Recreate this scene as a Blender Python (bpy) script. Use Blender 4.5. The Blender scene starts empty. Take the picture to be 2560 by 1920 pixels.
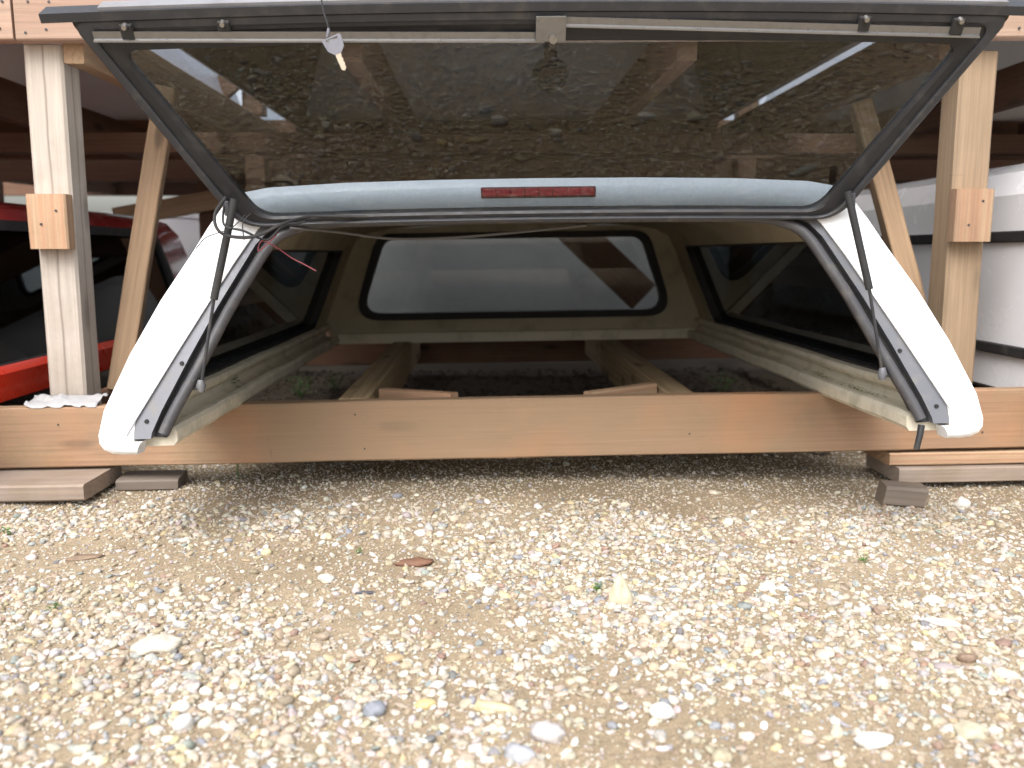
import bpy, bmesh, math, random
import numpy as np
from mathutils import Vector, Matrix, noise, Euler
random.seed(7); rng = np.random.default_rng(7)
R = math.radians
sc = bpy.context.scene
COL = sc.collection

# ------------------------------------------------------------------ camera
CZ = .537
cam_d = bpy.data.cameras.new('camera'); cam = bpy.data.objects.new('camera', cam_d); COL.objects.link(cam)
cam.location = (0, 0, CZ)
cam.rotation_euler = (R(90 - 8.45), 0, R(-1.68))
cam_d.sensor_width = 36; cam_d.lens = 36 * 2213 / 2560; cam_d.clip_start = .02; cam_d.clip_end = 500
cam_d.dof.use_dof = True; cam_d.dof.focus_distance = 1.6; cam_d.dof.aperture_fstop = 3.8
sc.camera = cam

# ------------------------------------------------------------------ sky, sun, exposure
SUN_EL, SUN_AZ = 52, 200          # degrees; azimuth clockwise from +Y
w = bpy.data.worlds.new('World'); sc.world = w; w.use_nodes = True
nt = w.node_tree; nt.nodes.clear()
sky = nt.nodes.new('ShaderNodeTexSky'); sky.sky_type = 'NISHITA'; sky.sun_disc = False
sky.sun_elevation = R(SUN_EL); sky.sun_rotation = R(SUN_AZ); sky.air_density = 1.3; sky.dust_density = 5.0; sky.ozone_density = 1.0
hs = nt.nodes.new('ShaderNodeHueSaturation'); hs.inputs['Saturation'].default_value = .38
bg = nt.nodes.new('ShaderNodeBackground'); bg.inputs['Strength'].default_value = .15
wo = nt.nodes.new('ShaderNodeOutputWorld')
nt.links.new(sky.outputs[0], hs.inputs['Color']); nt.links.new(hs.outputs[0], bg.inputs['Color']); nt.links.new(bg.outputs[0], wo.inputs['Surface'])
sd = bpy.data.lights.new('sun', 'SUN'); sd.energy = 1.0; sd.angle = R(45); sd.color = (1.0, .985, .965)
sun = bpy.data.objects.new('sun', sd); COL.objects.link(sun)
sv = Vector((math.sin(R(SUN_AZ)) * math.cos(R(SUN_EL)), math.cos(R(SUN_AZ)) * math.cos(R(SUN_EL)), math.sin(R(SUN_EL))))
sun.rotation_euler = sv.to_track_quat('Z', 'Y').to_euler()
sc.view_settings.view_transform = 'Standard'; sc.view_settings.look = 'None'
sc.view_settings.exposure = 1.08; sc.view_settings.gamma = 1; sc.view_settings.use_curve_mapping = False

# ------------------------------------------------------------------ materials
def newmat(name):
    m = bpy.data.materials.new(name); m.use_nodes = True
    t = m.node_tree; b = t.nodes['Principled BSDF']
    return m, t, b
def N(t, kind, **kw):
    n = t.nodes.new(kind)
    for k, v in kw.items():
        if k in n.inputs: n.inputs[k].default_value = v
        else: setattr(n, k, v)
    return n
def ramp(t, fac, stops):
    r = t.nodes.new('ShaderNodeValToRGB'); e = r.color_ramp.elements
    while len(e) < len(stops): e.new(.5)
    for el, (p, c) in zip(e, stops):
        el.position = p; el.color = (c if len(c) == 4 else (*c, 1)) if hasattr(c, '__len__') else (c, c, c, 1)
    t.links.new(fac, r.inputs[0]); return r.outputs[0]
def mix(t, fac, a, b, mode='MIX'):
    m = t.nodes.new('ShaderNodeMix'); m.data_type = 'RGBA'; m.blend_type = mode
    for s, v in ((0, fac), (6, a), (7, b)):
        if isinstance(v, bpy.types.NodeSocket): t.links.new(v, m.inputs[s])
        elif s == 0: m.inputs[0].default_value = v
        else: m.inputs[s].default_value = (*v, 1) if len(v) == 3 else v
    return m.outputs[2]
def bump(t, b, h, s=.3, d=.002):
    n = N(t, 'ShaderNodeBump', Strength=s, Distance=d); t.links.new(h, n.inputs['Height']); t.links.new(n.outputs[0], b.inputs['Normal'])

def wood(name, light, dark, grey=.0, rough=.75, dirt=.35, knots=True, rays=.5, cracks=.5, blotch=0, split=0):
    """softwood board; grain runs along the board's local X"""
    m, t, b = newmat(name); L = t.links
    tc = N(t, 'ShaderNodeTexCoord'); oi = N(t, 'ShaderNodeObjectInfo')
    off = N(t, 'ShaderNodeVectorMath', operation='SCALE'); off.inputs[0].default_value = (7.3, .13, .21)
    L.new(oi.outputs['Random'], off.inputs['Scale'])
    ad = N(t, 'ShaderNodeVectorMath', operation='ADD'); L.new(tc.outputs['Object'], ad.inputs[0]); L.new(off.outputs[0], ad.inputs[1])
    mp = N(t, 'ShaderNodeMapping'); mp.inputs['Scale'].default_value = (.9, 7, 7); L.new(ad.outputs[0], mp.inputs[0])
    dn = N(t, 'ShaderNodeTexNoise', Scale=1.6, Detail=3.0); L.new(mp.outputs[0], dn.inputs['Vector'])
    wv = N(t, 'ShaderNodeTexWave', wave_type='RINGS', rings_direction='X', Scale=3.2, Distortion=2.6, Detail=2.0)
    wv.inputs['Detail Scale'].default_value = .7; L.new(mp.outputs[0], wv.inputs['Vector'])
    fm = N(t, 'ShaderNodeMapping'); fm.inputs['Scale'].default_value = (5, 190, 190); L.new(ad.outputs[0], fm.inputs[0])
    fn = N(t, 'ShaderNodeTexNoise', Scale=1.0, Detail=4.0); L.new(fm.outputs[0], fn.inputs['Vector'])
    c = mix(t, ramp(t, wv.outputs['Fac'], [(0, 0.), (.45, .12 * rays), (.8, rays), (1, min(.75, rays * 1.5))]), light, dark)
    c = mix(t, ramp(t, dn.outputs['Fac'], [(.35, 0.), (.7, .75)]), c, dark)
    c = mix(t, .28, c, ramp(t, fn.outputs['Fac'], [(.3, .25), (.7, .8)]), 'OVERLAY')
    if knots:
        km = N(t, 'ShaderNodeMapping'); km.inputs['Scale'].default_value = (3.1, 11, 11); L.new(ad.outputs[0], km.inputs[0])
        vo = N(t, 'ShaderNodeTexVoronoi', Scale=1.0, Randomness=1.0); L.new(km.outputs[0], vo.inputs['Vector'])
        c = mix(t, ramp(t, vo.outputs['Distance'], [(0, .85), (.10, .7), (.17, .1), (.26, 0.)]), c, tuple(x * .3 for x in dark))
    # weathering to silver grey in patches, and dirt
    g = N(t, 'ShaderNodeTexNoise', Scale=2.3, Detail=5.0, Roughness=.6); L.new(ad.outputs[0], g.inputs['Vector'])
    c = mix(t, ramp(t, g.outputs['Fac'], [(.35, grey * .5), (.65, min(1, grey * 1.5))]), c, (.50, .45, .41))
    g2 = N(t, 'ShaderNodeTexNoise', Scale=5.7, Detail=7.0, Roughness=.7); L.new(ad.outputs[0], g2.inputs['Vector'])
    c = mix(t, ramp(t, g2.outputs['Fac'], [(.47, 0.), (.72, dirt)]), c, (.17, .135, .075))
    if blotch:
        b1 = N(t, 'ShaderNodeTexNoise', Scale=1.9, Detail=4.0, Roughness=.55); L.new(ad.outputs[0], b1.inputs['Vector'])
        c = mix(t, ramp(t, b1.outputs['Fac'], [(.36, 0.), (.56, blotch)]), c, (.27, .185, .115))
        b2 = N(t, 'ShaderNodeTexNoise', Scale=3.4, Detail=3.0, Roughness=.5); L.new(tc.outputs['Object'], b2.inputs['Vector'])
        c = mix(t, ramp(t, b2.outputs['Fac'], [(.52, 0.), (.72, blotch * .7)]), c, (.40, .19, .09))
    if split:
        sy = N(t, 'ShaderNodeSeparateXYZ'); L.new(tc.outputs['Object'], sy.inputs[0])
        s1 = N(t, 'ShaderNodeTexNoise', Scale=7., Detail=2.0); L.new(tc.outputs['Object'], s1.inputs['Vector'])
        for ax in ('Y', 'Z'):
            sa = N(t, 'ShaderNodeMath', operation='MULTIPLY_ADD'); L.new(s1.outputs['Fac'], sa.inputs[0]); sa.inputs[1].default_value = .010; L.new(sy.outputs[ax], sa.inputs[2])
            sb = N(t, 'ShaderNodeMath', operation='SUBTRACT'); L.new(sa.outputs[0], sb.inputs[0]); sb.inputs[1].default_value = .005
            sc_ = N(t, 'ShaderNodeMath', operation='ABSOLUTE'); L.new(sb.outputs[0], sc_.inputs[0])
            c = mix(t, ramp(t, sc_.outputs[0], [(0, .65), (.0007, .5), (.0022, 0.)]), c, (.13, .10, .08))
    # drying checks: short thin dark lines across and along
    cm = N(t, 'ShaderNodeMapping'); cm.inputs['Scale'].default_value = (60, 9, 9); L.new(ad.outputs[0], cm.inputs[0])
    cv = N(t, 'ShaderNodeTexNoise', Scale=1.0, Detail=6.0, Roughness=.75); L.new(cm.outputs[0], cv.inputs['Vector'])
    c = mix(t, ramp(t, cv.outputs['Fac'], [(.64, 0.), (.72, cracks)]), c, (.16, .10, .06))
    hv = N(t, 'ShaderNodeHueSaturation'); L.new(c, hv.inputs['Color'])
    mr = N(t, 'ShaderNodeMapRange'); mr.inputs[3].default_value = .85; mr.inputs[4].default_value = 1.12; L.new(oi.outputs['Random'], mr.inputs[0]); L.new(mr.outputs[0], hv.inputs['Value'])
    L.new(hv.outputs[0], b.inputs['Base Color']); b.inputs['Roughness'].default_value = rough
    bump(t, b, fn.outputs['Fac'], .45, .0015)
    return m
W_SILL = wood('rough fir', (.31, .185, .105), (.225, .12, .065), .05, dirt=.7, rays=.22, cracks=.8, blotch=.7)
W_POST = wood('bleached pine post', (.50, .445, .39), (.38, .32, .265), .30, dirt=.3, rays=.3, split=1)
W_POST2 = wood('tan pine post', (.30, .21, .13), (.24, .16, .095), .04, dirt=.2, rays=.3)
W_BRACE = wood('tan stud', (.40, .27, .16), (.31, .19, .11), .02, dirt=.2, rays=.3)
W_CUT = wood('orange offcut', (.42, .29, .18), (.36, .19, .11), .05, dirt=.3)
W_BEAM = wood('brown beam', (.17, .085, .05), (.11, .05, .03), .0, dirt=.4, rays=.3)  # shade at the back of the racks is partly put into this brown
W_FASC = wood('pinkish fascia', (.40, .275, .205), (.33, .20, .14), .08, dirt=.22, rays=.25)
W_GREY = wood('weathered plank', (.24, .18, .135), (.17, .12, .09), .25, dirt=.5)
W_DARK = wood('dark wet offcut', (.15, .11, .08), (.10, .075, .055), .15, dirt=.5)
W_JOIST = wood('yellow joist', (.44, .34, .20), (.32, .22, .12), .05, dirt=.35)

def paint(name, col, rough=.25, coat=.5, dirtc=(.3, .27, .2), dirt=.15, scale=9., metallic=0.):
    m, t, b = newmat(name); L = t.links
    tc = N(t, 'ShaderNodeTexCoord')
    n1 = N(t, 'ShaderNodeTexNoise', Scale=scale, Detail=6.0, Roughness=.65); L.new(tc.outputs['Object'], n1.inputs['Vector'])
    c = mix(t, ramp(t, n1.outputs['Fac'], [(.5, 0.), (.75, dirt)]), col, dirtc)
    L.new(c, b.inputs['Base Color']); b.inputs['Metallic'].default_value = metallic
    L.new(ramp(t, n1.outputs['Fac'], [(.3, rough * .8), (.75, min(1, rough * 1.5))]), b.inputs['Roughness'])
    b.inputs['Coat Weight'].default_value = coat; b.inputs['Coat Roughness'].default_value = .08
    return m
M_WHITE = paint('white gelcoat', (.80, .81, .83), .3, .4, dirt=.05)
M_WHITE2 = paint('white gelcoat dusty', (.68, .68, .72), .35, .3, dirt=.05)
M_WHITE3 = paint('bright white gelcoat', (.80, .80, .83), .22, .5, dirt=.02)
M_SILV = paint('silver grey gelcoat', (.34, .35, .36), .35, .4, dirt=.1)  # dim light on the white middle back cap is put into this grey
M_RED = paint('dark red gelcoat', (.30, .008, .012), .22, .7, dirt=.06)
M_RED_LIT = paint('daylit red skirt', (.70, .035, .012), .25, .7, dirt=.05)  # daylight on the near lower edge put into a brighter red
M_LINER = paint('bare fibreglass liner', (.44, .395, .30), .65, 0, (.17, .14, .08), .55, 6)
M_RAIL = paint('raw fibreglass rail', (.66, .61, .50), .6, 0, (.20, .21, .12), .55, 11)
M_LINERD = paint('darkened liner', (.05, .047, .042), .9, 0, (.08, .07, .05), .4, 5)  # dimness above the hatch glass put into the liner colour
M_LINERG = paint('grey liner', (.30, .30, .30), .7, 0, (.2, .18, .14), .4, 5)
M_TRIM = paint('grey aluminium trim', (.15, .155, .175), .42, 0, (.34, .30, .22), .25, 30, .35)
M_FRAME = paint('black hatch frame', (.014, .0145, .018), .45, 0, (.10, .09, .075), .3, 22)
M_FRAMEG = paint('dull grey hatch frame', (.038, .040, .047), .42, 0, (.15, .13, .10), .35, 26, .2)
M_RUB = paint('black rubber', (.018, .018, .02), .6, 0, (.10, .09, .07), .35, 30)
M_SEAL = paint('worn bulb seal', (.060, .059, .066), .40, 0, (.20, .18, .15), .4, 28)
M_BAR = paint('brushed aluminium', (.27, .27, .275), .30, 0, (.15, .13, .11), .45, 34, .85)
M_STEEL = paint('bright steel', (.36, .35, .34), .3, 0, (.2, .13, .08), .4, 60, .9)
M_KEY = paint('nickel key', (.17, .17, .20), .5, 0, (.12, .11, .09), .1, 60, .4)
M_BRASS = paint('pale key blade', (.42, .35, .27), .4, 0, (.5, .38, .25), .15, 90, .5)
M_LAMPH = paint('dark red lamp housing', (.16, .006, .014), .4, .2, dirt=.05)
M_WIRE = paint('red wire', (.16, .025, .035), .5, 0, dirt=.1)
M_GWIRE = paint('grey loom', (.09, .085, .085), .5, 0, dirt=.1)
M_GLINT = paint('glint coloured edge strip', (.22, .22, .235), .4, 0, (.10, .09, .08), .6, 9)  # white glint of the hatch edge put into the colour
M_PLASTIC = paint('white plastic scrap', (.36, .36, .37), .5, 0, (.45, .38, .28), .3, 25)

def lamp_mat():
    m, t, b = newmat('red lamp lens'); L = t.links
    tc = N(t, 'ShaderNodeTexCoord'); v = N(t, 'ShaderNodeTexVoronoi', Scale=110.); L.new(tc.outputs['Object'], v.inputs['Vector'])
    L.new(ramp(t, v.outputs['Distance'], [(.1, (.62, .008, .035)), (.6, (.42, .006, .022))]), b.inputs['Base Color'])
    b.inputs['Roughness'].default_value = .2; b.inputs['Coat Weight'].default_value = .5
    return m
M_LAMP = lamp_mat()

def glass(name, tint, dust=.05, dustc=(.30, .27, .16), rough=.0, ior=1.5, spots=60., lo=.42, hi=.7, gcol=(1, 1, 1)):
    """thin tinted pane: each of its two faces tints and reflects"""
    m = bpy.data.materials.new(name); m.use_nodes = True; t = m.node_tree; t.nodes.clear(); L = t.links
    tr = N(t, 'ShaderNodeBsdfTransparent'); tr.inputs[0].default_value = (*tint, 1)
    gl = N(t, 'ShaderNodeBsdfGlossy', Roughness=rough); gl.inputs[0].default_value = (*gcol, 1)
    fr = N(t, 'ShaderNodeFresnel', IOR=ior)
    # a ray leaving through the back face meets the same reflectance
    geo = N(t, 'ShaderNodeNewGeometry')
    vm = N(t, 'ShaderNodeVectorMath', operation='DOT_PRODUCT'); L.new(geo.outputs['Incoming'], vm.inputs[0]); L.new(geo.outputs['Normal'], vm.inputs[1])
    ab = N(t, 'ShaderNodeMath', operation='ABSOLUTE'); L.new(vm.outputs['Value'], ab.inputs[0])
    om = N(t, 'ShaderNodeMath', operation='SUBTRACT'); om.inputs[0].default_value = 1; L.new(ab.outputs[0], om.inputs[1])
    pw = N(t, 'ShaderNodeMath', operation='POWER'); pw.inputs[1].default_value = 5; L.new(om.outputs[0], pw.inputs[0])
    f0 = ((ior - 1) / (ior + 1)) ** 2
    mm = N(t, 'ShaderNodeMath', operation='MULTIPLY_ADD'); mm.inputs[1].default_value = 1 - f0; mm.inputs[2].default_value = f0; L.new(pw.outputs[0], mm.inputs[0])
    t.nodes.remove(fr)
    m1 = N(t, 'ShaderNodeMixShader'); L.new(mm.outputs[0], m1.inputs[0]); L.new(tr.outputs[0], m1.inputs[1]); L.new(gl.outputs[0], m1.inputs[2])
    df = N(t, 'ShaderNodeBsdfDiffuse'); df.inputs[0].default_value = (*dustc, 1)
    tc = N(t, 'ShaderNodeTexCoord')
    n1 = N(t, 'ShaderNodeTexNoise', Scale=spots, Detail=4.0, Roughness=.7); L.new(tc.outputs['Object'], n1.inputs['Vector'])
    n2 = N(t, 'ShaderNodeTexNoise', Scale=5., Detail=4.0); L.new(tc.outputs['Object'], n2.inputs['Vector'])
    mu = N(t, 'ShaderNodeMath', operation='MULTIPLY'); L.new(ramp(t, n1.outputs['Fac'], [(lo, .1), (hi, 1.)]), mu.inputs[0]); L.new(ramp(t, n2.outputs['Fac'], [(.3, dust * .35), (.7, dust * 1.6)]), mu.inputs[1])
    m2 = N(t, 'ShaderNodeMixShader'); L.new(mu.outputs[0], m2.inputs[0]); L.new(m1.outputs[0], m2.inputs[1]); L.new(df.outputs[0], m2.inputs[2])
    o = N(t, 'ShaderNodeOutputMaterial'); L.new(m2.outputs[0], o.inputs[0])
    return m
G_HATCH = glass('smoked hatch glass', (.61, .65, .68), .05, (.15, .11, .05), spots=190., lo=.5, hi=.66, gcol=(1, .93, .78))
G_SIDE = glass('dark side glass', (.17, .19, .20), .012)
G_FRONT = glass('front pane', (.72, .74, .74), .05, (.4, .38, .34), spots=8.)

# ------------------------------------------------------------------ object helpers
def new(name, verts, faces, mat, parent=None, smooth=False, loc=None, mats=None, fm=None, kind=None, label=None):
    me = bpy.data.meshes.new(name); me.from_pydata([tuple(v) for v in verts], [], faces)
    for mm in (mats or [mat]): me.materials.append(mm)
    if fm: me.polygons.foreach_set('material_index', fm)
    if smooth: me.polygons.foreach_set('use_smooth', [True] * len(me.polygons))
    me.update()
    o = bpy.data.objects.new(name, me); COL.objects.link(o)
    if loc: o.location = loc
    if parent: o.parent = parent
    if kind: o['kind'] = kind
    if label: o['label'] = label
    return o
def fixn(o):
    bm = bmesh.new(); bm.from_mesh(o.data); bmesh.ops.recalc_face_normals(bm, faces=bm.faces); bm.to_mesh(o.data); bm.free(); return o
def autosm(o, ang=35):
    bm = bmesh.new(); bm.from_mesh(o.data)
    for f in bm.faces: f.smooth = True
    for e in bm.edges:
        if len(e.link_faces) == 2 and e.calc_face_angle(0) > R(ang): e.smooth = False
    bm.to_mesh(o.data); bm.free(); return o
def thing(name, label, cat, loc=(0, 0, 0), rot=(0, 0, 0), group=None):
    o = bpy.data.objects.new(name, None); COL.objects.link(o); o.location = loc; o.rotation_euler = rot; o.empty_display_size = .1
    o['label'] = label; o['category'] = cat
    if group: o['group'] = group
    return o
def tag(o, label, cat, group=None):
    o['label'] = label; o['category'] = cat
    if group: o['group'] = group
    return o
def board(name, p0, p1, wd, ht, mat, parent=None, up=(0, 0, 1), bev=.003, wob=.0012, label=None, seg=None, skew=0.):
    """sawn timber from p0 to p1 (centre line), wd across, ht along 'up'; local X runs with the grain"""
    p0, p1 = Vector(p0), Vector(p1); d = p1 - p0; ln = d.length; x = d.normalized(); u = Vector(up)
    y = u.cross(x).normalized(); z = x.cross(y).normalized()
    n = seg or max(2, min(24, int(ln / .09)))
    bm = bmesh.new(); rings = []
    ph = random.random() * 50
    prof = [(-wd/2 + bev, -ht/2), (wd/2 - bev, -ht/2), (wd/2, -ht/2 + bev), (wd/2, ht/2 - bev), (wd/2 - bev, ht/2), (-wd/2 + bev, ht/2), (-wd/2, ht/2 - bev), (-wd/2, -ht/2 + bev)]
    for i in range(n + 1):
        xx = -ln/2 + ln * i / n; r = []
        ox = noise.noise((xx * 2.1 + ph, 0, 3)) * wob * 2; oz = noise.noise((xx * 2.1 + ph, 9, 3)) * wob * 2
        for k, (a, b) in enumerate(prof):
            j = noise.noise((xx * 9 + ph, k * 3.1, 0)) * wob
            r.append(bm.verts.new((xx + (skew * b if i in (0, n) else 0), a + ox + j, b + oz + j)))
        rings.append(r)
    for a, b in zip(rings, rings[1:]):
        for k in range(8): bm.faces.new((a[k], a[(k+1) % 8], b[(k+1) % 8], b[k]))
    bm.faces.new(rings[0][::-1]); bm.faces.new(rings[-1])
    bmesh.ops.recalc_face_normals(bm, faces=bm.faces)
    me = bpy.data.meshes.new(name); bm.to_mesh(me); bm.free(); me.materials.append(mat)
    o = bpy.data.objects.new(name, me); COL.objects.link(o)
    M = Matrix((x, y, z)).transposed().to_4x4(); M.translation = (p0 + p1) / 2
    if parent:
        o.parent = parent; M = Matrix.LocRotScale(parent.location, parent.rotation_euler, None).inverted() @ M if parent.parent is None else M
    o.matrix_local = M
    if label: o['label'] = label
    return o
def frames(pts, closed=False):
    n = len(pts); T = []
    for i in range(n):
        a = pts[(i-1) % n] if (closed or i > 0) else pts[i]; b = pts[(i+1) % n] if (closed or i < n-1) else pts[i]
        T.append((b - a).normalized())
    nrm = T[0].orthogonal().normalized(); out = []
    for i in range(n):
        nrm = (nrm - T[i] * nrm.dot(T[i])).normalized(); out.append((T[i], nrm, T[i].cross(nrm)))
    return out
def tubev(pts, r, seg=8, caps=True):
    pts = [Vector(p) for p in pts]; rr = r if hasattr(r, '__len__') else [r] * len(pts)
    V = []; F = []
    for (t, a, b), p, q in zip(frames(pts), pts, rr):
        for k in range(seg):
            an = 2 * math.pi * k / seg; V.append(p + (a * math.cos(an) + b * math.sin(an)) * q)
    for i in range(len(pts) - 1):
        for k in range(seg): F.append((i*seg+k, i*seg+(k+1) % seg, (i+1)*seg+(k+1) % seg, (i+1)*seg+k))
    if caps: F.append(tuple(range(seg))[::-1]); F.append(tuple((len(pts)-1)*seg+k for k in range(seg)))
    return V, F
def tube(name, pts, r, mat, parent=None, seg=8, **kw):
    V, F = tubev(pts, r, seg); return autosm(fixn(new(name, V, F, mat, parent, **kw)), 50)
def smoothpath(pts, n=8):
    pts = [Vector(p) for p in pts]; P = [pts[0]] + pts + [pts[-1]]; out = []
    for i in range(1, len(P) - 2):
        for k in range(n):
            t = k / n; a, b, c, d = P[i-1], P[i], P[i+1], P[i+2]
            out.append(.5 * ((2*b) + (c-a)*t + (2*a-5*b+4*c-d)*t*t + (-a+3*b-3*c+d)*t**3))
    out.append(pts[-1]); return out
def boxv(c, s, M=None):
    V = []
    for i in (-1, 1):
        for j in (-1, 1):
            for k in (-1, 1): V.append(Vector((i*s[0]/2, j*s[1]/2, k*s[2]/2)))
    if M: V = [M @ v for v in V]
    V = [v + Vector(c) for v in V]
    return V, [(0,1,3,2),(4,6,7,5),(0,4,5,1),(2,3,7,6),(0,2,6,4),(1,5,7,3)]
def box(name, c, s, mat, parent=None, bev=.002, M=None, seg=2, **kw):
    V, F = boxv(c, s, M); o = new(name, V, F, mat, parent, **kw)
    bm = bmesh.new(); bm.from_mesh(o.data); bmesh.ops.bevel(bm, geom=bm.edges[:], offset=bev, segments=seg, affect='EDGES', profile=.6)
    bmesh.ops.recalc_face_normals(bm, faces=bm.faces); bm.to_mesh(o.data); bm.free(); return o
def roundpoly(pts, rad, n=6):
    """rounded corners for a 2D polygon; rad may be one value or one per corner"""
    out = []; m = len(pts)
    for i, p in enumerate(pts):
        r = rad[i] if hasattr(rad, '__len__') else rad
        p = Vector(p); a = (Vector(pts[i-1]) - p).normalized(); b = (Vector(pts[(i+1) % m]) - p).normalized()
        if r < 1e-5: out.append(p); continue
        th = a.angle(b); d = r / math.tan(th / 2); s = p + a * d; e = p + b * d
        for k in range(n + 1):
            t = k / n; out.append(s.lerp(p, t).lerp(p.lerp(e, t), t))
    return out
def dens(pts, step):
    out = []
    for i, p in enumerate(pts):
        q = pts[(i+1) % len(pts)]; k = max(1, int((q - p).length / step))
        for j in range(k): out.append(p.lerp(q, j / k))
    return out
def plate(name, outer, hole, mp, th, mat, parent=None, step=.06, **kw):
    """2D outline (and hole) -> curved plate: mp(a, b, w) maps plane coords and depth w to space"""
    bm = bmesh.new(); loops = []
    for L_ in ([outer] + ([hole] if hole else [])):
        L_ = dens([Vector(p) for p in L_], step); vs = [bm.verts.new((p[0], p[1], 0)) for p in L_]
        loops.append(vs)
        for i in range(len(vs)): bm.edges.new((vs[i], vs[(i+1) % len(vs)]))
    bmesh.ops.triangle_fill(bm, use_beauty=True, use_dissolve=False, edges=bm.edges[:])
    bmesh.ops.recalc_face_normals(bm, faces=bm.faces)
    g = bmesh.ops.extrude_face_region(bm, geom=bm.faces[:])
    top = {v for v in g['geom'] if isinstance(v, bmesh.types.BMVert)}
    for v in bm.verts: v.co = mp(v.co.x, v.co.y, th if v in top else 0)
    bmesh.ops.recalc_face_normals(bm, faces=bm.faces)
    me = bpy.data.meshes.new(name); bm.to_mesh(me); bm.free(); me.materials.append(mat)
    o = bpy.data.objects.new(name, me); COL.objects.link(o)
    if parent: o.parent = parent
    for k, v in kw.items(): o[k] = v
    return autosm(o, 30)
def ring(name, outer, inner, mp, th, mat, parent=None, step=.05, bevel=0., **kw):
    """frame band between two outlines with the same corner layout"""
    n = 160
    def res(L_):
        L_ = [Vector(p) for p in L_]; d = [0]
        for i in range(len(L_)): d.append(d[-1] + (L_[(i+1) % len(L_)] - L_[i]).length)
        return L_, d
    def resample(L_):
        L_, d = res(L_); out = []
        for k in range(n):
            s = d[-1] * k / n
            for i in range(len(L_)):
                if d[i+1] >= s:
                    out.append(L_[i].lerp(L_[(i+1) % len(L_)], (s - d[i]) / max(1e-9, d[i+1] - d[i]))); break
        return out
    assert len(outer) == len(inner)
    k = len(outer); A = [Vector(p) for p in outer]; B = [Vector(p) for p in inner]
    A2 = []; B2 = []
    for i in range(k):
        m = max(1, int((A[(i+1) % k] - A[i]).length / step))
        for j in range(m): A2.append(A[i].lerp(A[(i+1) % k], j/m)); B2.append(B[i].lerp(B[(i+1) % k], j/m))
    V = []; F = []; m = len(A2); b = bevel
    prof = [(0, 0), (0, th), (1, th), (1, 0)] if not b else [(0, 0), (0, th - b*np.sign(th)), (.18, th), (.82, th), (1, th - b*np.sign(th)), (1, 0)]
    for i in range(m):
        for (f, wv) in prof:
            q = A2[i].lerp(B2[i], f); V.append(mp(q.x, q.y, wv))
    q = len(prof)
    for i in range(m):
        for k2 in range(q): F.append((i*q+k2, i*q+(k2+1) % q, ((i+1) % m)*q+(k2+1) % q, ((i+1) % m)*q+k2))
    o = fixn(new(name, V, F, mat, parent, **kw)); return autosm(o, 30)

# ------------------------------------------------------------------ ground
def gh(x, y):
    h = .010 * noise.noise((x * 1.3, y * 1.3, 1.)) + .006 * noise.noise((x * 4, y * 4, 5.)) + .0025 * noise.noise((x * 15, y * 15, 8.))
    e = min(1, max(0, (y - 1.95) / .25)); return h * (1 - .3 * e) - .004
def axis(lo, hi, step, far):
    a = list(np.arange(lo, hi, step)); s = step; x = hi; b = []
    while x < far: b.append(x); s *= 1.25; x += s
    s = step; x = lo - step; c = []
    while x > -far: c.append(x); s *= 1.25; x -= s
    return c[::-1] + a + b
xs = axis(-2.2, 2.4, .022, 120); ys = axis(.3, 4.4, .022, 120)
V = [(x, y, gh(x, y) if -4 < x < 4 and -3 < y < 7 else -.004) for y in ys for x in xs]; nx = len(xs)
F = [(j*nx+i, j*nx+i+1, (j+1)*nx+i+1, (j+1)*nx+i) for j in range(len(ys)-1) for i in range(nx-1)]
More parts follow.
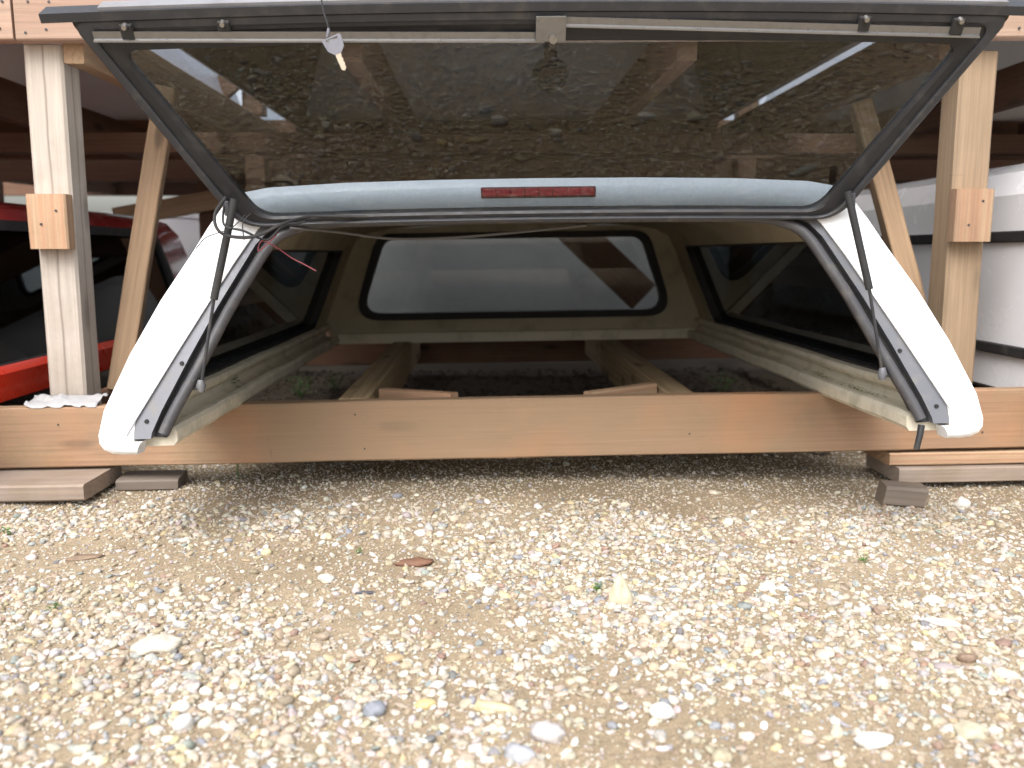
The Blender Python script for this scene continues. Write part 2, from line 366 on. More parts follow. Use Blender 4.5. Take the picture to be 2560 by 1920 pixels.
def sand():
    m, t, b = newmat('packed sand'); L = t.links; tc = N(t, 'ShaderNodeTexCoord')
    n1 = N(t, 'ShaderNodeTexNoise', Scale=2.1, Detail=6.0, Roughness=.6); L.new(tc.outputs['Object'], n1.inputs['Vector'])
    n2 = N(t, 'ShaderNodeTexNoise', Scale=340., Detail=3.0, Roughness=.8); L.new(tc.outputs['Object'], n2.inputs['Vector'])
    n3 = N(t, 'ShaderNodeTexNoise', Scale=60., Detail=4.0, Roughness=.7); L.new(tc.outputs['Object'], n3.inputs['Vector'])
    c = ramp(t, n1.outputs['Fac'], [(.3, (.225, .170, .108)), (.5, (.295, .230, .152)), (.7, (.35, .28, .19))])
    c = mix(t, .7, c, ramp(t, n2.outputs['Fac'], [(.3, .15), (.5, .5), (.7, .9)]), 'OVERLAY')
    c = mix(t, .5, c, ramp(t, n3.outputs['Fac'], [(.3, .3), (.7, .7)]), 'OVERLAY')
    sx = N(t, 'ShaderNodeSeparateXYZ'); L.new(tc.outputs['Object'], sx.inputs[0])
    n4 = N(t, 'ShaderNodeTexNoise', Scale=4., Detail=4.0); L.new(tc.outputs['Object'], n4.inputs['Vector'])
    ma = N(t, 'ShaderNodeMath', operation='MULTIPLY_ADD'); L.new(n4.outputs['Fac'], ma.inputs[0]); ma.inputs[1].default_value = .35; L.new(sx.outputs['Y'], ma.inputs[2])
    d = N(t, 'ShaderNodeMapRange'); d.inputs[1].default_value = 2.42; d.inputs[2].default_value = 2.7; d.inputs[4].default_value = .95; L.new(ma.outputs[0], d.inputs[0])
    # mossy fines along the drip line in front of the sill
    n5 = N(t, 'ShaderNodeTexNoise', Scale=3.2, Detail=5.0); L.new(tc.outputs['Object'], n5.inputs['Vector'])
    dm = N(t, 'ShaderNodeMapRange'); dm.inputs[1].default_value = 1.75; dm.inputs[2].default_value = 2.0; L.new(sx.outputs['Y'], dm.inputs[0])
    mm = N(t, 'ShaderNodeMath', operation='MULTIPLY'); L.new(dm.outputs[0], mm.inputs[0]); L.new(ramp(t, n5.outputs['Fac'], [(.35, .25), (.65, .8)]), mm.inputs[1])
    c = mix(t, mm.outputs[0], c, (.15, .115, .065))
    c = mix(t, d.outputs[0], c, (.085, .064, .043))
    L.new(c, b.inputs['Base Color']); b.inputs['Roughness'].default_value = .9
    bump(t, b, n2.outputs['Fac'], .8, .002)
    return m
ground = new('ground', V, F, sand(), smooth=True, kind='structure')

# ------------------------------------------------------------------ gravel
def stone_mesh(name, seed, sub=2, flat=.65, ang=.25):
    bm = bmesh.new(); bmesh.ops.create_icosphere(bm, subdivisions=sub, radius=1)
    for v in bm.verts:
        p = v.co.copy(); r = 1 + .28 * noise.noise(p * .9 + Vector((seed * 7.1, 0, 0))) + ang * .5 * noise.noise(p * 2.3 + Vector((0, seed * 3.7, 0)))
        cell = noise.cell(p * 1.1 + Vector((seed, seed, 0))) * ang * .3
        v.co = p * (r + cell * .3); v.co.z *= flat
    me = bpy.data.meshes.new(name)
    for f in bm.faces: f.smooth = True
    bm.to_mesh(me); bm.free(); return me
def stone_mat(name, attr=True, col=None):
    m, t, b = newmat(name); L = t.links; tc = N(t, 'ShaderNodeTexCoord')
    n1 = N(t, 'ShaderNodeTexNoise', Scale=1.8, Detail=5.0, Roughness=.7); L.new(tc.outputs['Object'], n1.inputs['Vector'])
    if attr:
        a = N(t, 'ShaderNodeAttribute', attribute_type='INSTANCER', attribute_name='col'); base = a.outputs['Color']
    else:
        a = N(t, 'ShaderNodeRGB'); a.outputs[0].default_value = (*col, 1); base = a.outputs[0]; n1.inputs['Scale'].default_value = 45
    c = mix(t, .55, base, ramp(t, n1.outputs['Fac'], [(.3, .28), (.7, .72)]), 'OVERLAY')
    L.new(c, b.inputs['Base Color']); b.inputs['Roughness'].default_value = .72
    bump(t, b, n1.outputs['Fac'], .3, .004 if not attr else .05)
    return m
M_STONE = stone_mat('pebble')
PAL = np.array([(.44, .38, .295), (.39, .32, .235), (.56, .54, .495), (.49, .445, .37), (.31, .25, .175), (.25, .255, .27), (.37, .36, .35), (.28, .19, .145), (.46, .38, .24), (.17, .165, .165), (.28, .30, .28), (.44, .385, .36)])
PW = np.array([.20, .15, .15, .19, .08, .03, .06, .02, .04, .01, .02, .05]); PW /= PW.sum()
src = bpy.data.collections.new('stone_shapes')
for i in range(8):
    me = stone_mesh('pebble', i + 1, 2 if i < 6 else 1, .62 + .08 * (i % 5), .2 + .15 * (i % 3)); me.materials.append(M_STONE)
    o = bpy.data.objects.new('pebble_shape', me); src.objects.link(o)
def gravel(name, n, smin, smax, pw, dfun, sink=.25, pal=PAL, wts=PW, jit=.16, region=None):
    X0, X1, Y0, Y1 = region; pts = []
    while len(pts) < n:
        x = rng.uniform(X0, X1, 4096); y = rng.uniform(Y0, Y1, 4096); q = rng.random(4096)
        for a, b_, c in zip(x, y, q):
            if c < dfun(a, b_): pts.append((a, b_))
            if len(pts) >= n: break
    pts = np.array(pts); u = rng.random(n); s = smin + (smax - smin) * u ** pw
    s3 = s[:, None] * np.stack([rng.uniform(.85, 1.35, n), rng.uniform(.7, 1.05, n), rng.uniform(.6, 1., n)], 1)
    z = np.array([gh(a, b_) for a, b_ in pts]) + s3[:, 2] * (.5 - sink)
    rot = np.stack([rng.normal(0, .3, n), rng.normal(0, .3, n), rng.uniform(0, 6.28, n)], 1)
    ci = rng.choice(len(pal), n, p=wts); col = pal[ci] * rng.uniform(1 - jit, 1 + jit, (n, 1)) * rng.uniform(.95, 1.05, (n, 3))
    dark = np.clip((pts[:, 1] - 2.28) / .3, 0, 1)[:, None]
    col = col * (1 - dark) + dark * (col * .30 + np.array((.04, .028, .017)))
    me = bpy.data.meshes.new(name); me.vertices.add(n); me.vertices.foreach_set('co', np.column_stack([pts, z]).ravel())
    for nm, tp, ar in (('rot', 'FLOAT_VECTOR', rot), ('scl', 'FLOAT_VECTOR', s3)):
        at = me.attributes.new(nm, tp, 'POINT'); at.data.foreach_set('vector', ar.astype('f').ravel())
    at = me.attributes.new('col', 'FLOAT_COLOR', 'POINT'); at.data.foreach_set('color', np.column_stack([np.clip(col, 0, .85), np.ones(n)]).astype('f').ravel())
    at = me.attributes.new('idx', 'INT', 'POINT'); at.data.foreach_set('value', rng.integers(0, 8, n).astype('i'))
    me.materials.append(M_STONE)
    o = bpy.data.objects.new(name, me); COL.objects.link(o); o['kind'] = 'stuff'
    ng = bpy.data.node_groups.new('scatter', 'GeometryNodeTree')
    ng.interface.new_socket('Geometry', in_out='INPUT', socket_type='NodeSocketGeometry'); ng.interface.new_socket('Geometry', in_out='OUTPUT', socket_type='NodeSocketGeometry')
    gi = ng.nodes.new('NodeGroupInput'); go = ng.nodes.new('NodeGroupOutput'); ip = ng.nodes.new('GeometryNodeInstanceOnPoints')
    ci_ = ng.nodes.new('GeometryNodeCollectionInfo'); ci_.inputs[0].default_value = src; ci_.inputs[1].default_value = True; ci_.inputs[2].default_value = True
    ng.links.new(gi.outputs[0], ip.inputs['Points']); ng.links.new(ci_.outputs[0], ip.inputs['Instance']); ip.inputs['Pick Instance'].default_value = True
    for nm, tp, sk in (('idx', 'INT', 'Instance Index'), ('rot', 'FLOAT_VECTOR', 'Rotation'), ('scl', 'FLOAT_VECTOR', 'Scale')):
        a = ng.nodes.new('GeometryNodeInputNamedAttribute'); a.data_type = tp; a.inputs[0].default_value = nm
        ng.links.new(a.outputs[0], ip.inputs[sk])
    ng.links.new(ip.outputs[0], go.inputs[0])
    md = o.modifiers.new('scatter', 'NODES'); md.node_group = ng
    return o
def patch(x, y):      # where the stones lie thick and where sand shows
    v = noise.noise((x * 2.2 + 4, y * 3.0, 2.)) + .5 * noise.noise((x * 6, y * 6, 7.))
    return min(1, max(.12, .68 + 1.1 * v))
def d_grit(x, y):
    k = 1. if y < 2.3 else .25
    if abs(x - .1) > 1.25: k *= .5
    if y < .75: k *= .35
    return k * (.5 + .5 * patch(x, y))
def d_peb(x, y):
    k = 1. if y < 1.72 else (max(.05, 1 - (y - 1.68) / .25) if y < 2.3 else .10)
    if abs(x - .1) > 1.25: k *= .6
    if y < .75: k *= .4
    return k * patch(x, y)
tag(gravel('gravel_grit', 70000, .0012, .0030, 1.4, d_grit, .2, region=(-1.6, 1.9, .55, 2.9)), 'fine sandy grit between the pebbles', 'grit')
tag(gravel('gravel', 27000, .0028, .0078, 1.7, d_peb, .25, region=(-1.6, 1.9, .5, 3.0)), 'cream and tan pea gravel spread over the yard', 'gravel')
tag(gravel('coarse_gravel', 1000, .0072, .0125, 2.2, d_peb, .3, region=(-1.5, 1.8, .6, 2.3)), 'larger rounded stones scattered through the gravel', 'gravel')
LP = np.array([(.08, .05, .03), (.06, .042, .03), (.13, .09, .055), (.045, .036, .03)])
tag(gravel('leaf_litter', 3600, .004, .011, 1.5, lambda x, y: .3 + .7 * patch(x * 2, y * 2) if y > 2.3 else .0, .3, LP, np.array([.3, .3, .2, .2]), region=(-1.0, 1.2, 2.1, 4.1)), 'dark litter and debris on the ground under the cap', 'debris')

# ------------------------------------------------------------------ front timber rack
TILT = -.0142                                    # the rack and what sits on it rise slightly to the right
def tz(x): return .0142 * x
rack = thing('timber_rack', 'front row timber rack with square posts, long low sill and leaning knee braces', 'rack', (0, 2.04, 0))
ST = .205                                        # sill top at x = 0
board('sill_beam', (-2.9, 2.02, ST - .07 + tz(-2.9)), (3.2, 2.02, ST - .07 + tz(3.2)), .04, .139, W_SILL, rack, seg=60, label='long orange brown front sill')
board('sill_beam', (-2.9, 3.90, ST - .07 - .01 + tz(-2.9)), (3.2, 3.90, ST - .07 - .01 + tz(3.2)), .04, .139, W_BEAM, rack, seg=30, label='dark rear sill under the far end of the cap')
for x0, x1 in ((-2.9, -1.029), (-1.0225, 1.5), (1.506, 3.2)):
    board('fascia_board', (x0, 2.07, 1.105 + .0095 * x0), (x1, 2.07, 1.105 + .0095 * x1), .04, .2, W_FASC, rack, label='pinkish board of the upper tier fascia')
for x, mt in ((-.9875, W_POST), (1.140, W_POST2)):
    board('post', (x, 2.1355, .13), (x, 2.1355, .995), .086, .086, mt, rack, up=(1, 0, 0), bev=.006,
          label='bleached pale post' if x < 0 else 'tan post')
for x, z0, z1 in ((-.986, .545, .667), (1.133, .562, .683)):
    board('cleat', (x, 2.073, z0), (x, 2.073, z1), .088, .038, W_CUT, rack, up=(0, 1, 0), bev=.004, label='short orange offcut nailed to the post')
for x in (-2.95, 3.1):
    board('post', (x, 2.1355, .13), (x, 2.1355, .98), .086, .086, W_POST2, rack, up=(1, 0, 0), bev=.006)
for x in (-2.95, -.99, 1.14, 3.1):
    board('rear_post', (x, 3.966, .13), (x, 3.966, .94), .086, .086, W_BEAM, rack, up=(1, 0, 0), bev=.005)
# knee braces behind the posts
board('brace', (-.925, 2.235, .19), (-.845, 2.46, .955), .085, .052, W_BRACE, rack, up=(1, .3, 0), bev=.003, label='leaning tan brace')
board('brace', (1.165, 2.24, .19), (1.02, 2.46, .93), .085, .050, W_BRACE, rack, up=(-1, .3, 0), bev=.003, label='leaning tan brace')
# bottom joists under the cap and their corner blocks
board('joist', (-.312, 2.041, ST - .062), (-.322, 3.88, ST - .062), .068, .115, W_JOIST, rack, label='pale joist under the cap, left one')
board('joist', (.462, 2.041, ST - .056), (.470, 3.88, ST - .056), .068, .115, W_JOIST, rack, label='pale joist under the cap, right one')
board('joist', (-.99, 2.181, .125), (-.99, 3.878, .12), .05, .115, W_BEAM, rack)
board('joist', (1.14, 2.181, .155), (1.14, 3.878, .15), .05, .115, W_BEAM, rack)
board('corner_block', (-.255, 2.175, .180), (-.075, 2.055, .186), .032, .05, W_CUT, rack, label='orange corner block')
board('corner_block', (.415, 2.175, .190), (.24, 2.055, .187), .032, .05, W_CUT, rack, label='orange corner block')
# upper tier joists and beams
for x in (-2.2, -1.50, -.918, -.30, .46, 1.065, 1.62, 2.4):
    board('upper_joist', (x, 2.092, 1.025 + .01 * x), (x, 4.01, 1.02 + .01 * x), .045, .12, W_BEAM if x != -.918 else W_BRACE, rack)  # wood darkened to dim the view through the hatch glass
board('rear_beam', (-2.9, 4.085, 1.025), (3.2, 4.085, 1.045), .04, .17, W_BEAM, rack, seg=20, label='dark rear beam')
board('cross_rail', (-2.9, 3.25, .915), (3.2, 3.25, .925), .05, .07, W_BEAM, rack, seg=20)
for x in (-.99, 1.14):
    board('upper_post', (x, 3.966, 1.12), (x, 3.966, 1.85), .086, .086, W_BEAM, rack, up=(1, 0, 0), bev=.005)  # added to break up the bright sky between the upper caps
    board('upper_post', (x, 2.1355, 1.21), (x, 2.1355, 1.85), .086, .086, W_POST2, rack, up=(1, 0, 0), bev=.005)
board('brace', (-1.25, 3.90, 1.10), (-.70, 3.90, 1.55), .09, .038, W_BEAM, rack, up=(0, 1, 0))  # added across the left gap to interrupt its brightness
def nail(x, y, z, r_=.0028):
    V_, F_ = tubev([(x, y + .002, z), (x, y - .0012, z)], r_, 8); fixn(new('nail_head', [Vector(v) - rack.location for v in V_], F_, M_FRAMEG, rack))
for x in (-1.13, -1.055, -1.0, -.955, 1.16, 1.2): nail(x, 2.0495, 1.02 + .0095 * x + .01 * (x * 37 % 1)); nail(x + .01, 2.0495, 1.075)
for x, z in ((-1.0, .60), (-.965, .63), (1.12, .60), (1.15, .655)): nail(x, 2.0535, z)
for x, q in ((-.30, .03), (-.28, .11), (.47, .09), (-.97, .04), (1.16, .10)): nail(x, 1.9995, ST - q + tz(x), .002)
# ------------------------------------------------------------------ rack of the back row
rk2 = thing('timber_rack', 'back row of the timber rack, seen in the gaps behind the caps', 'rack', (0, 4.5, 0))
board('sill_beam', (-3.4, 4.28, .11), (3.6, 4.28, .14), .04, .139, W_BEAM, rk2)
board('fascia_board', (-3.4, 4.28, .93), (3.6, 4.28, .95), .04, .14, W_BEAM, rk2)
for x in (-2.35, -1.32, .95, 1.62, 2.9):
    board('post', (x, 4.36, .12), (x, 4.36, .88), .086, .086, W_BEAM, rk2, up=(1, 0, 0))
board('brace', (.76, 4.27, .325), (.30, 4.27, .755), .16, .038, W_BEAM, rk2, up=(0, 1, 0), label='dark plank set diagonally behind the front window')
board('brace', (-1.75, 4.31, .70), (-.95, 4.31, .84), .09, .038, W_BRACE, rk2, up=(0, 1, 0))
board('brace', (1.28, 4.31, .86), (2.4, 4.31, .80), .08, .038, W_BRACE, rk2, up=(0, 1, 0))
for x in (-2.6, -1.6, -.4, .7, 1.7, 2.7):
    board('upper_joist', (x, 4.30, .97), (x, 6.4, .99), .045, .12, W_BEAM, rk2)
board('rear_beam', (-3.4, 6.42, 1.0), (3.6, 6.42, 1.0), .04, .14, W_BEAM, rk2)

# ------------------------------------------------------------------ truck caps
def shell(name, outer, inner, y0f, y1f, ts, mat_out, mat_in, parent, holes=()):
    """closed wall section (outer outline then inner outline back) swept along y; holes = (t0, t1, z0, z1) in both walls"""
    O = [(-a, b) for a, b in outer] + [(a, b) for a, b in outer[::-1]][1:] if outer[-1][0] == 0 else [(-a, b) for a, b in outer] + [(a, b) for a, b in outer[::-1]]
    I = [(-a, b) for a, b in inner] + [(a, b) for a, b in inner[::-1]][1:]
    I = I[::-1]
    P = O + I; no = len(O); n = len(P); V = []; F = []; fm = []
    for t in ts:
        for (a, b) in P: V.append((a, y0f(b) * (1 - t) + y1f(b) * t, b))
    for i in range(len(ts) - 1):
        tm = (ts[i] + ts[i+1]) / 2
        for k in range(n):
            k2 = (k + 1) % n; zm = (P[k][1] + P[k2][1]) / 2
            side = (abs(P[k][0]) + abs(P[k2][0])) / 2
            if any(t0 < tm < t1 and z0 < zm < z1 for t0, t1, z0, z1 in holes): continue
            F.append((i*n+k, i*n+k2, (i+1)*n+k2, (i+1)*n+k)); fm.append(0 if k < no else 1)
    for base in (0, (len(ts)-1) * n):
        for k in range(no - 1):
            a, b = k, k + 1; c, d = n - 1 - round(k * (len(I) - 1) / (no - 1)), n - 1 - round((k + 1) * (len(I) - 1) / (no - 1))
            f = (base+a, base+b, base+d, base+c) if c != d else (base+a, base+b, base+c)
            F.append(f); fm.append(0)
    o = new(name, V, F, None, parent, mats=[mat_out, mat_in], fm=fm)
    bm = bmesh.new(); bm.from_mesh(o.data); bmesh.ops.recalc_face_normals(bm, faces=bm.faces); bm.to_mesh(o.data); bm.free()
    return autosm(o, 40)
def rr(a0, a1, b0, b1, r, n=6, sh0=0., sh1=0.):
    return roundpoly([(a0, b0), (a1, b0), (a1 + sh1, b1), (a0 + sh0, b1)], r, n)
def side_window(parent, sgn, y0, y1, z0, z1, xf, frame_mat, pane_mat, depth=.05, bw=.032, r=.05, shy=0., nm='side_window'):
    """framed pane lying in the leaning side wall; xf(z) = |x| of the wall face; depth > 0 into the wall"""
    def mp(a, b, wv): return Vector((sgn * (xf(b) + wv), a, b))
    f = ring(nm, rr(y0 - bw, y1 + bw, z0 - bw*.9, z1 + bw*.9, r + bw, sh1=-shy), rr(y0, y1, z0, z1, r, sh1=-shy), mp, depth, frame_mat, parent)
    plate('pane', rr(y0 - .008, y1 + .008, z0 - .008, z1 + .008, r, sh1=-shy), None, lambda a, b, wv: mp(a, b, wv + depth * .45), .004, pane_mat, f)
    return f

cap = thing('truck_cap', 'white fibreglass truck cap in the middle bay, its rear glass hatch propped wide open', 'truck cap', (.1075, 1.548, .2215), (0, TILT, 0))
KS = .86; cap.scale = (KS, KS, KS)
LEN0, LEN1 = 0.0, 2.17
y0f = lambda z: max(-.002, .13 * z / .44) if z < .44 else .13 + (z - .44) * .25
y1f = lambda z: LEN1 - .07 * z / .5
OUT = [(.862, -.020), (.895, -.018), (.911, -.008), (.917, .010), (.908, .06), (.86, .17), (.80, .28), (.742, .37), (.706, .43), (.675, .475), (.645, .500), (.58, .512), (.42, .520), (.22, .524), (0, .525)]
INN = [(.846, -.020), (.847, -.004), (.848, .012), (.847, .028), (.843, .045), (.832, .068), (.700, .385), (.675, .43), (.62, .460), (.52, .476), (.40, .484), (0, .492)]
def xin(z): return .832 - (z - .068) * (.132 / .317)
yw0, yw1 = .16, 1.90
tw0, tw1 = .075, .875
# side wall solid between the windows: hole in t, closed by framed panes
ts = [0, .02, tw0, .2, .35, .5, .65, .8, tw1, .94, 1]
# the inner/outer walls are cut between z .068 and .385 by matching outline points
OUT2 = [(.862, -.020), (.895, -.018), (.911, -.008), (.917, .010), (.906, .068), (.86, .17), (.80, .28), (.733, .385), (.706, .43), (.675, .475), (.645, .500), (.58, .512), (.42, .520), (.22, .524), (0, .525)]
shell('shell', OUT2, INN, y0f, y1f, ts, M_WHITE, M_LINER, cap, holes=[(tw0, tw1, .068, .385)])
for s in (-1, 1):
    side_window(cap, s, .20, 1.86, .075, .378, xin, M_RUB, G_SIDE, depth=.062, bw=.030, r=.045)
# raw fibreglass base rails on which the cap sits
for s in (-1, 1):
    prof = [(.777, -.0215), (.770, -.012), (.770, .008), (.776, .017), (.788, .019), (.797, .010), (.815, .008), (.832, .016), (.836, .030), (.828, .040), (.812, .046), (.806, .056), (.812, .066), (.842, .070), (.845, .02), (.845, -.0215)]
    Vv = []; Ff = []; n = len(prof); st = [.03 + 2.10 * i / 40 for i in range(41)]
    for j, y in enumerate(st):
        for a, b in prof:
            jj = .0025 * noise.noise((y * 14, a * 60, s * 5.)); Vv.append((s * (a + jj), y, b + jj * .6 + (.0015 * math.sin(y * 9))))
    for j in range(len(st) - 1):
        for k in range(n): Ff.append((j*n+k, j*n+(k+1) % n, (j+1)*n+(k+1) % n, (j+1)*n+k))
    Ff.append(tuple(range(n))); Ff.append(tuple((len(st)-1)*n+k for k in range(n)))
    autosm(fixn(new('base_rail', Vv, Ff, M_RAIL, cap)), 30)
V = []; F = []
for k in range(260):
    y = random.choice((random.gauss(.34, .05), random.gauss(.60, .07))); a = random.uniform(.795, .828); sz = random.uniform(.002, .0045)
    an = random.uniform(0, 6.28); c_ = Vector((a, y, .046 + (a - .797) * .2 + random.uniform(0, .004) if a > .812 else .020 + random.uniform(-.004, .003)))
    d_ = Vector((math.cos(an), math.sin(an), random.uniform(-.2, .6))) * sz; e_ = Vector((-math.sin(an), math.cos(an), .2)) * sz * .6
    b0 = len(V); V += [c_ - d_, c_ + e_, c_ + d_, c_ - e_]; F.append((b0, b0+1, b0+2, b0+3))
MOSS = paint('moss', (.12, .17, .03), .8, 0, (.2, .2, .06), .5, 30)
new('moss', V, F, MOSS, cap, kind='stuff')
# front panel with its window
def mpF(a, b, wv): return Vector((a, y1f(b) - .03 + wv, b))
outl = [(-a, b) for a, b in INN[2:]] + [(a, b) for a, b in INN[::-1][1:-2]]
outl = [(-.80, .0)] + [(-.838, .045), (-.832, .068), (-.70, .385), (-.675, .43), (-.62, .458), (-.52, .476), (0, .495), (.52, .476), (.62, .458), (.675, .43), (.70, .385), (.832, .068), (.838, .045), (.80, .0)]
WO = [(-.712, .078), (.712, .078), (.585, .455), (-.585, .455)]
WI = [(-.672, .108), (.672, .108), (.557, .428), (-.557, .428)]
plate('front_panel', outl, roundpoly([(-.692, .093), (.692, .093), (.571, .441), (-.571, .441)], .075), mpF, .02, M_LINER, cap)
fw = ring('front_window', roundpoly(WO, .09), roundpoly(WI, .065), lambda a, b, wv: mpF(a, b, wv - .012), .05, M_RUB, cap, bevel=.004)
plate('pane', roundpoly([(-.680, .102), (.680, .102), (.563, .434), (-.563, .434)], .065), None, lambda a, b, wv: mpF(a, b, wv + .012), .004, G_FRONT, fw)
ring('bottom_flange', [(-.80, -.022), (.80, -.022), (.80, .022), (-.80, .022)], [(-.79, -.014), (.79, -.014), (.79, .014), (-.79, .014)], lambda a, b, wv: mpF(a, b, wv - .035), .03, M_RAIL, cap)
box('flange_lip', (0, LEN1 - .052, .002), (1.585, .012, .040), M_RAIL, cap, bev=.004)
# painted rear face and the trimmed opening
def mpR(a, b, wv): return Vector((a, y0f(b) + wv, b))
def upath(pts):       # half outline, bottom to crown, mirrored
    return [(-a, b) for a, b in pts] + [(a, b) for a, b in pts[::-1][1:]]
def band(name, A, B, mpf, w0, w1, mat, parent=cap, bulge=0., sub=4):
    """band between two open paths with equal point counts, w0 front depth, w1 back depth"""
    A = [Vector(p) for p in upath(A)]; B = [Vector(p) for p in upath(B)]; A2 = []; B2 = []
    for i in range(len(A) - 1):
        for k in range(sub): A2.append(A[i].lerp(A[i+1], k/sub)); B2.append(B[i].lerp(B[i+1], k/sub))
    A2.append(A[-1]); B2.append(B[-1]); V = []; F = []; m = 6
    for a, b in zip(A2, B2):
        for j in range(m + 1):
            f = j / m; q = a.lerp(b, f); V.append(mpf(q.x, q.y, w0 - bulge * 4 * f * (1 - f)))
        V.append(mpf(b.x, b.y, w1)); V.append(mpf(a.x, a.y, w1))
    q = m + 3
    for i in range(len(A2) - 1):
        for k in range(q): F.append((i*q+k, i*q+(k+1) % q, (i+1)*q+(k+1) % q, (i+1)*q+k))
    F.append(tuple(range(q))); F.append(tuple((len(A2)-1)*q+k for k in range(q)))
    return autosm(fixn(new(name, V, F, mat, parent)), 35)
A = [(.838, -.030), (.866, -.030), (.890, -.027), (.906, -.019), (.914, -.007), (.917, .010), (.908, .06), (.86, .17), (.80, .28), (.742, .37), (.706, .43), (.675, .475), (.645, .500), (.58, .512), (.42, .520), (.22, .524), (0, .525)]
B = [(.832, -.006), (.838, -.006), (.846, -.005), (.854, -.002), (.859, .002), (.862, .008), (.834, .055), (.768, .165), (.700, .275), (.650, .355), (.618, .402), (.594, .434), (.557, .453), (.50, .459), (.38, .462), (.20, .464), (0, .465)]
B2 = [(.859, .000), (.859, .010)] + B[6:]
C = [(.814, .000), (.812, .012), (.794, .055), (.740, .162), (.686, .262), (.638, .342), (.608, .392), (.580, .422), (.545, .438), (.495, .447), (.38, .450), (.20, .452), (0, .453)]
D = [(.789, -.002), (.789, .010), (.770, .052), (.714, .155), (.661, .258), (.615, .335), (.585, .383), (.558, .410), (.524, .424), (.48, .434), (.38, .438), (.20, .440), (0, .441)]
band('rear_face', A, B, mpR, -.006, .03, M_WHITE, bulge=.010)
band('door_trim', B2, C, mpR, .001, .03, M_TRIM)
band('gutter', C, D, mpR, .022, .05, M_RUB)
E_ = [(.790, .008)] + D[2:]
sp = smoothpath([mpR(a, b, .006) for a, b in upath(E_)], 4)
tube('door_seal', sp, .0115, M_SEAL, cap, seg=12)
for s in (-1, 1):
    for (a, b) in ((.823, .035), (.755, .150)):
        V_, F_ = tubev([mpR(s*a, b, .002), mpR(s*a, b, -.003)], [.0045, .004], 10); fixn(new('screw', V_, F_, M_RUB, cap))
# brake light on the painted strip over the opening
brk = box('brake_light', (-.005, y0f(.5) - .012, .494), (.246, .016, .024), M_LAMPH, cap, bev=.003)
for k in range(8):
    box('lamp_cell', (-.005 - .105 + .030 * k, y0f(.5) - .0215, .494), (.0292, .006, .0165), M_LAMP, brk, bev=.0015)
# hatch ------------------------------------------------------------
hy0, hz0, hy1, hz1 = .118, .433, -.115, .795
hl = math.hypot(hy1 - hy0, hz1 - hz0); vd = Vector((0, (hy1 - hy0) / hl, (hz1 - hz0) / hl)); nd = Vector((0, -vd.z, vd.y))   # nd points at the viewer's side (inside of the pane)
def mpH(a, b, wv):                 # a across, b metres up from the hinge, w towards the inside
    W_ = .64 + .215 * b / hl
    crown = (.012 + .030 * b / hl) * (1 - (a / W_) ** 2)
    return Vector((a, hy0, hz0)) + vd * b + nd * (wv - crown)
HO = [(-.638, 0), (.638, 0), (.858, hl), (-.858, hl)]
HI = [(-.590, .021), (.590, .021), (.782, hl - .060), (-.782, hl - .060)]
def hq(o, r): return roundpoly(o, r, 8)
hatch = ring('rear_hatch', hq(HO, [.085, .085, .012, .012]), hq(HI, [.060, .060, .02, .02]), lambda a, b, wv: mpH(a, b, wv - .010), .020, M_FRAME, cap, bevel=.005, step=.04)
HM = [(-.622, .009), (.622, .009), (.825, hl - .020), (-.825, hl - .020)]
HI2 = [(-.600, .017), (.600, .017), (.795, hl - .030), (-.795, hl - .030)]
HO2 = [(-.634, .003), (.634, .003), (.853, hl - .003), (-.853, hl - .003)]
ring('frame_ridge', hq(HO2, [.08, .08, .02, .02]), hq(HM, [.07, .07, .02, .02]), lambda a, b, wv: mpH(a, b, wv + .009), .008, M_FRAMEG, hatch, bevel=.002, step=.04)
nu, nb = 64, 24; V = []; F = []
for wv in (-.004, 0.):
    for j in range(nb + 1):
        b = .014 + (hl - .054 - .014) * j / nb; hw_ = .588 + (.79 - .588) * j / nb
        for i in range(nu + 1): V.append(mpH(-hw_ + 2 * hw_ * i / nu, b, wv))
q = nu + 1; o2 = (nb + 1) * q
for j in range(nb):
    for i in range(nu):
        k = j * q + i; F.append((k, k + 1, k + q + 1, k + q)); F.append((o2 + k, o2 + k + q, o2 + k + q + 1, o2 + k + 1))
for i in range(nu):
    F.append((i, o2 + i, o2 + i + 1, i + 1)); k = nb * q + i; F.append((k, k + 1, o2 + k + 1, o2 + k))
for j in range(nb):
    k = j * q; F.append((k, k + q, o2 + k + q, o2 + k)); k = j * q + nu; F.append((k, o2 + k, o2 + k + q, k + q))
autosm(fixn(new('glass_pane', V, F, G_HATCH, hatch)), 30)
# near edge lip; the glint along it is put into a pale strip
def strip(name, a0, a1, b0, b1, w0, w1, mat, par, n=40, edge=.0):
    V = []; F = []
    for i in range(n + 1):
        a = a0 + (a1 - a0) * i / n
        for b, wv in ((b0, w0), (b1, w0), (b1, w1), (b0, w1)): V.append(mpH(a, b, wv))
    for i in range(n):
        for k in range(4): F.append((i*4+k, i*4+(k+1) % 4, (i+1)*4+(k+1) % 4, (i+1)*4+k))
    F += [(0, 1, 2, 3), (n*4+3, n*4+2, n*4+1, n*4)]
    return autosm(fixn(new(name, V, F, mat, par)), 30)
strip('edge_rail', -.898, .905, hl - .002, hl + .014, -.018, .020, M_FRAMEG, hatch)
strip('edge_glint', -.80, .84, hl + .0135, hl + .019, -.02, .012, M_GLINT, hatch)
strip('lower_channel', -.80, .80, hl - .026, hl - .012, .010, .015, M_RUB, hatch)
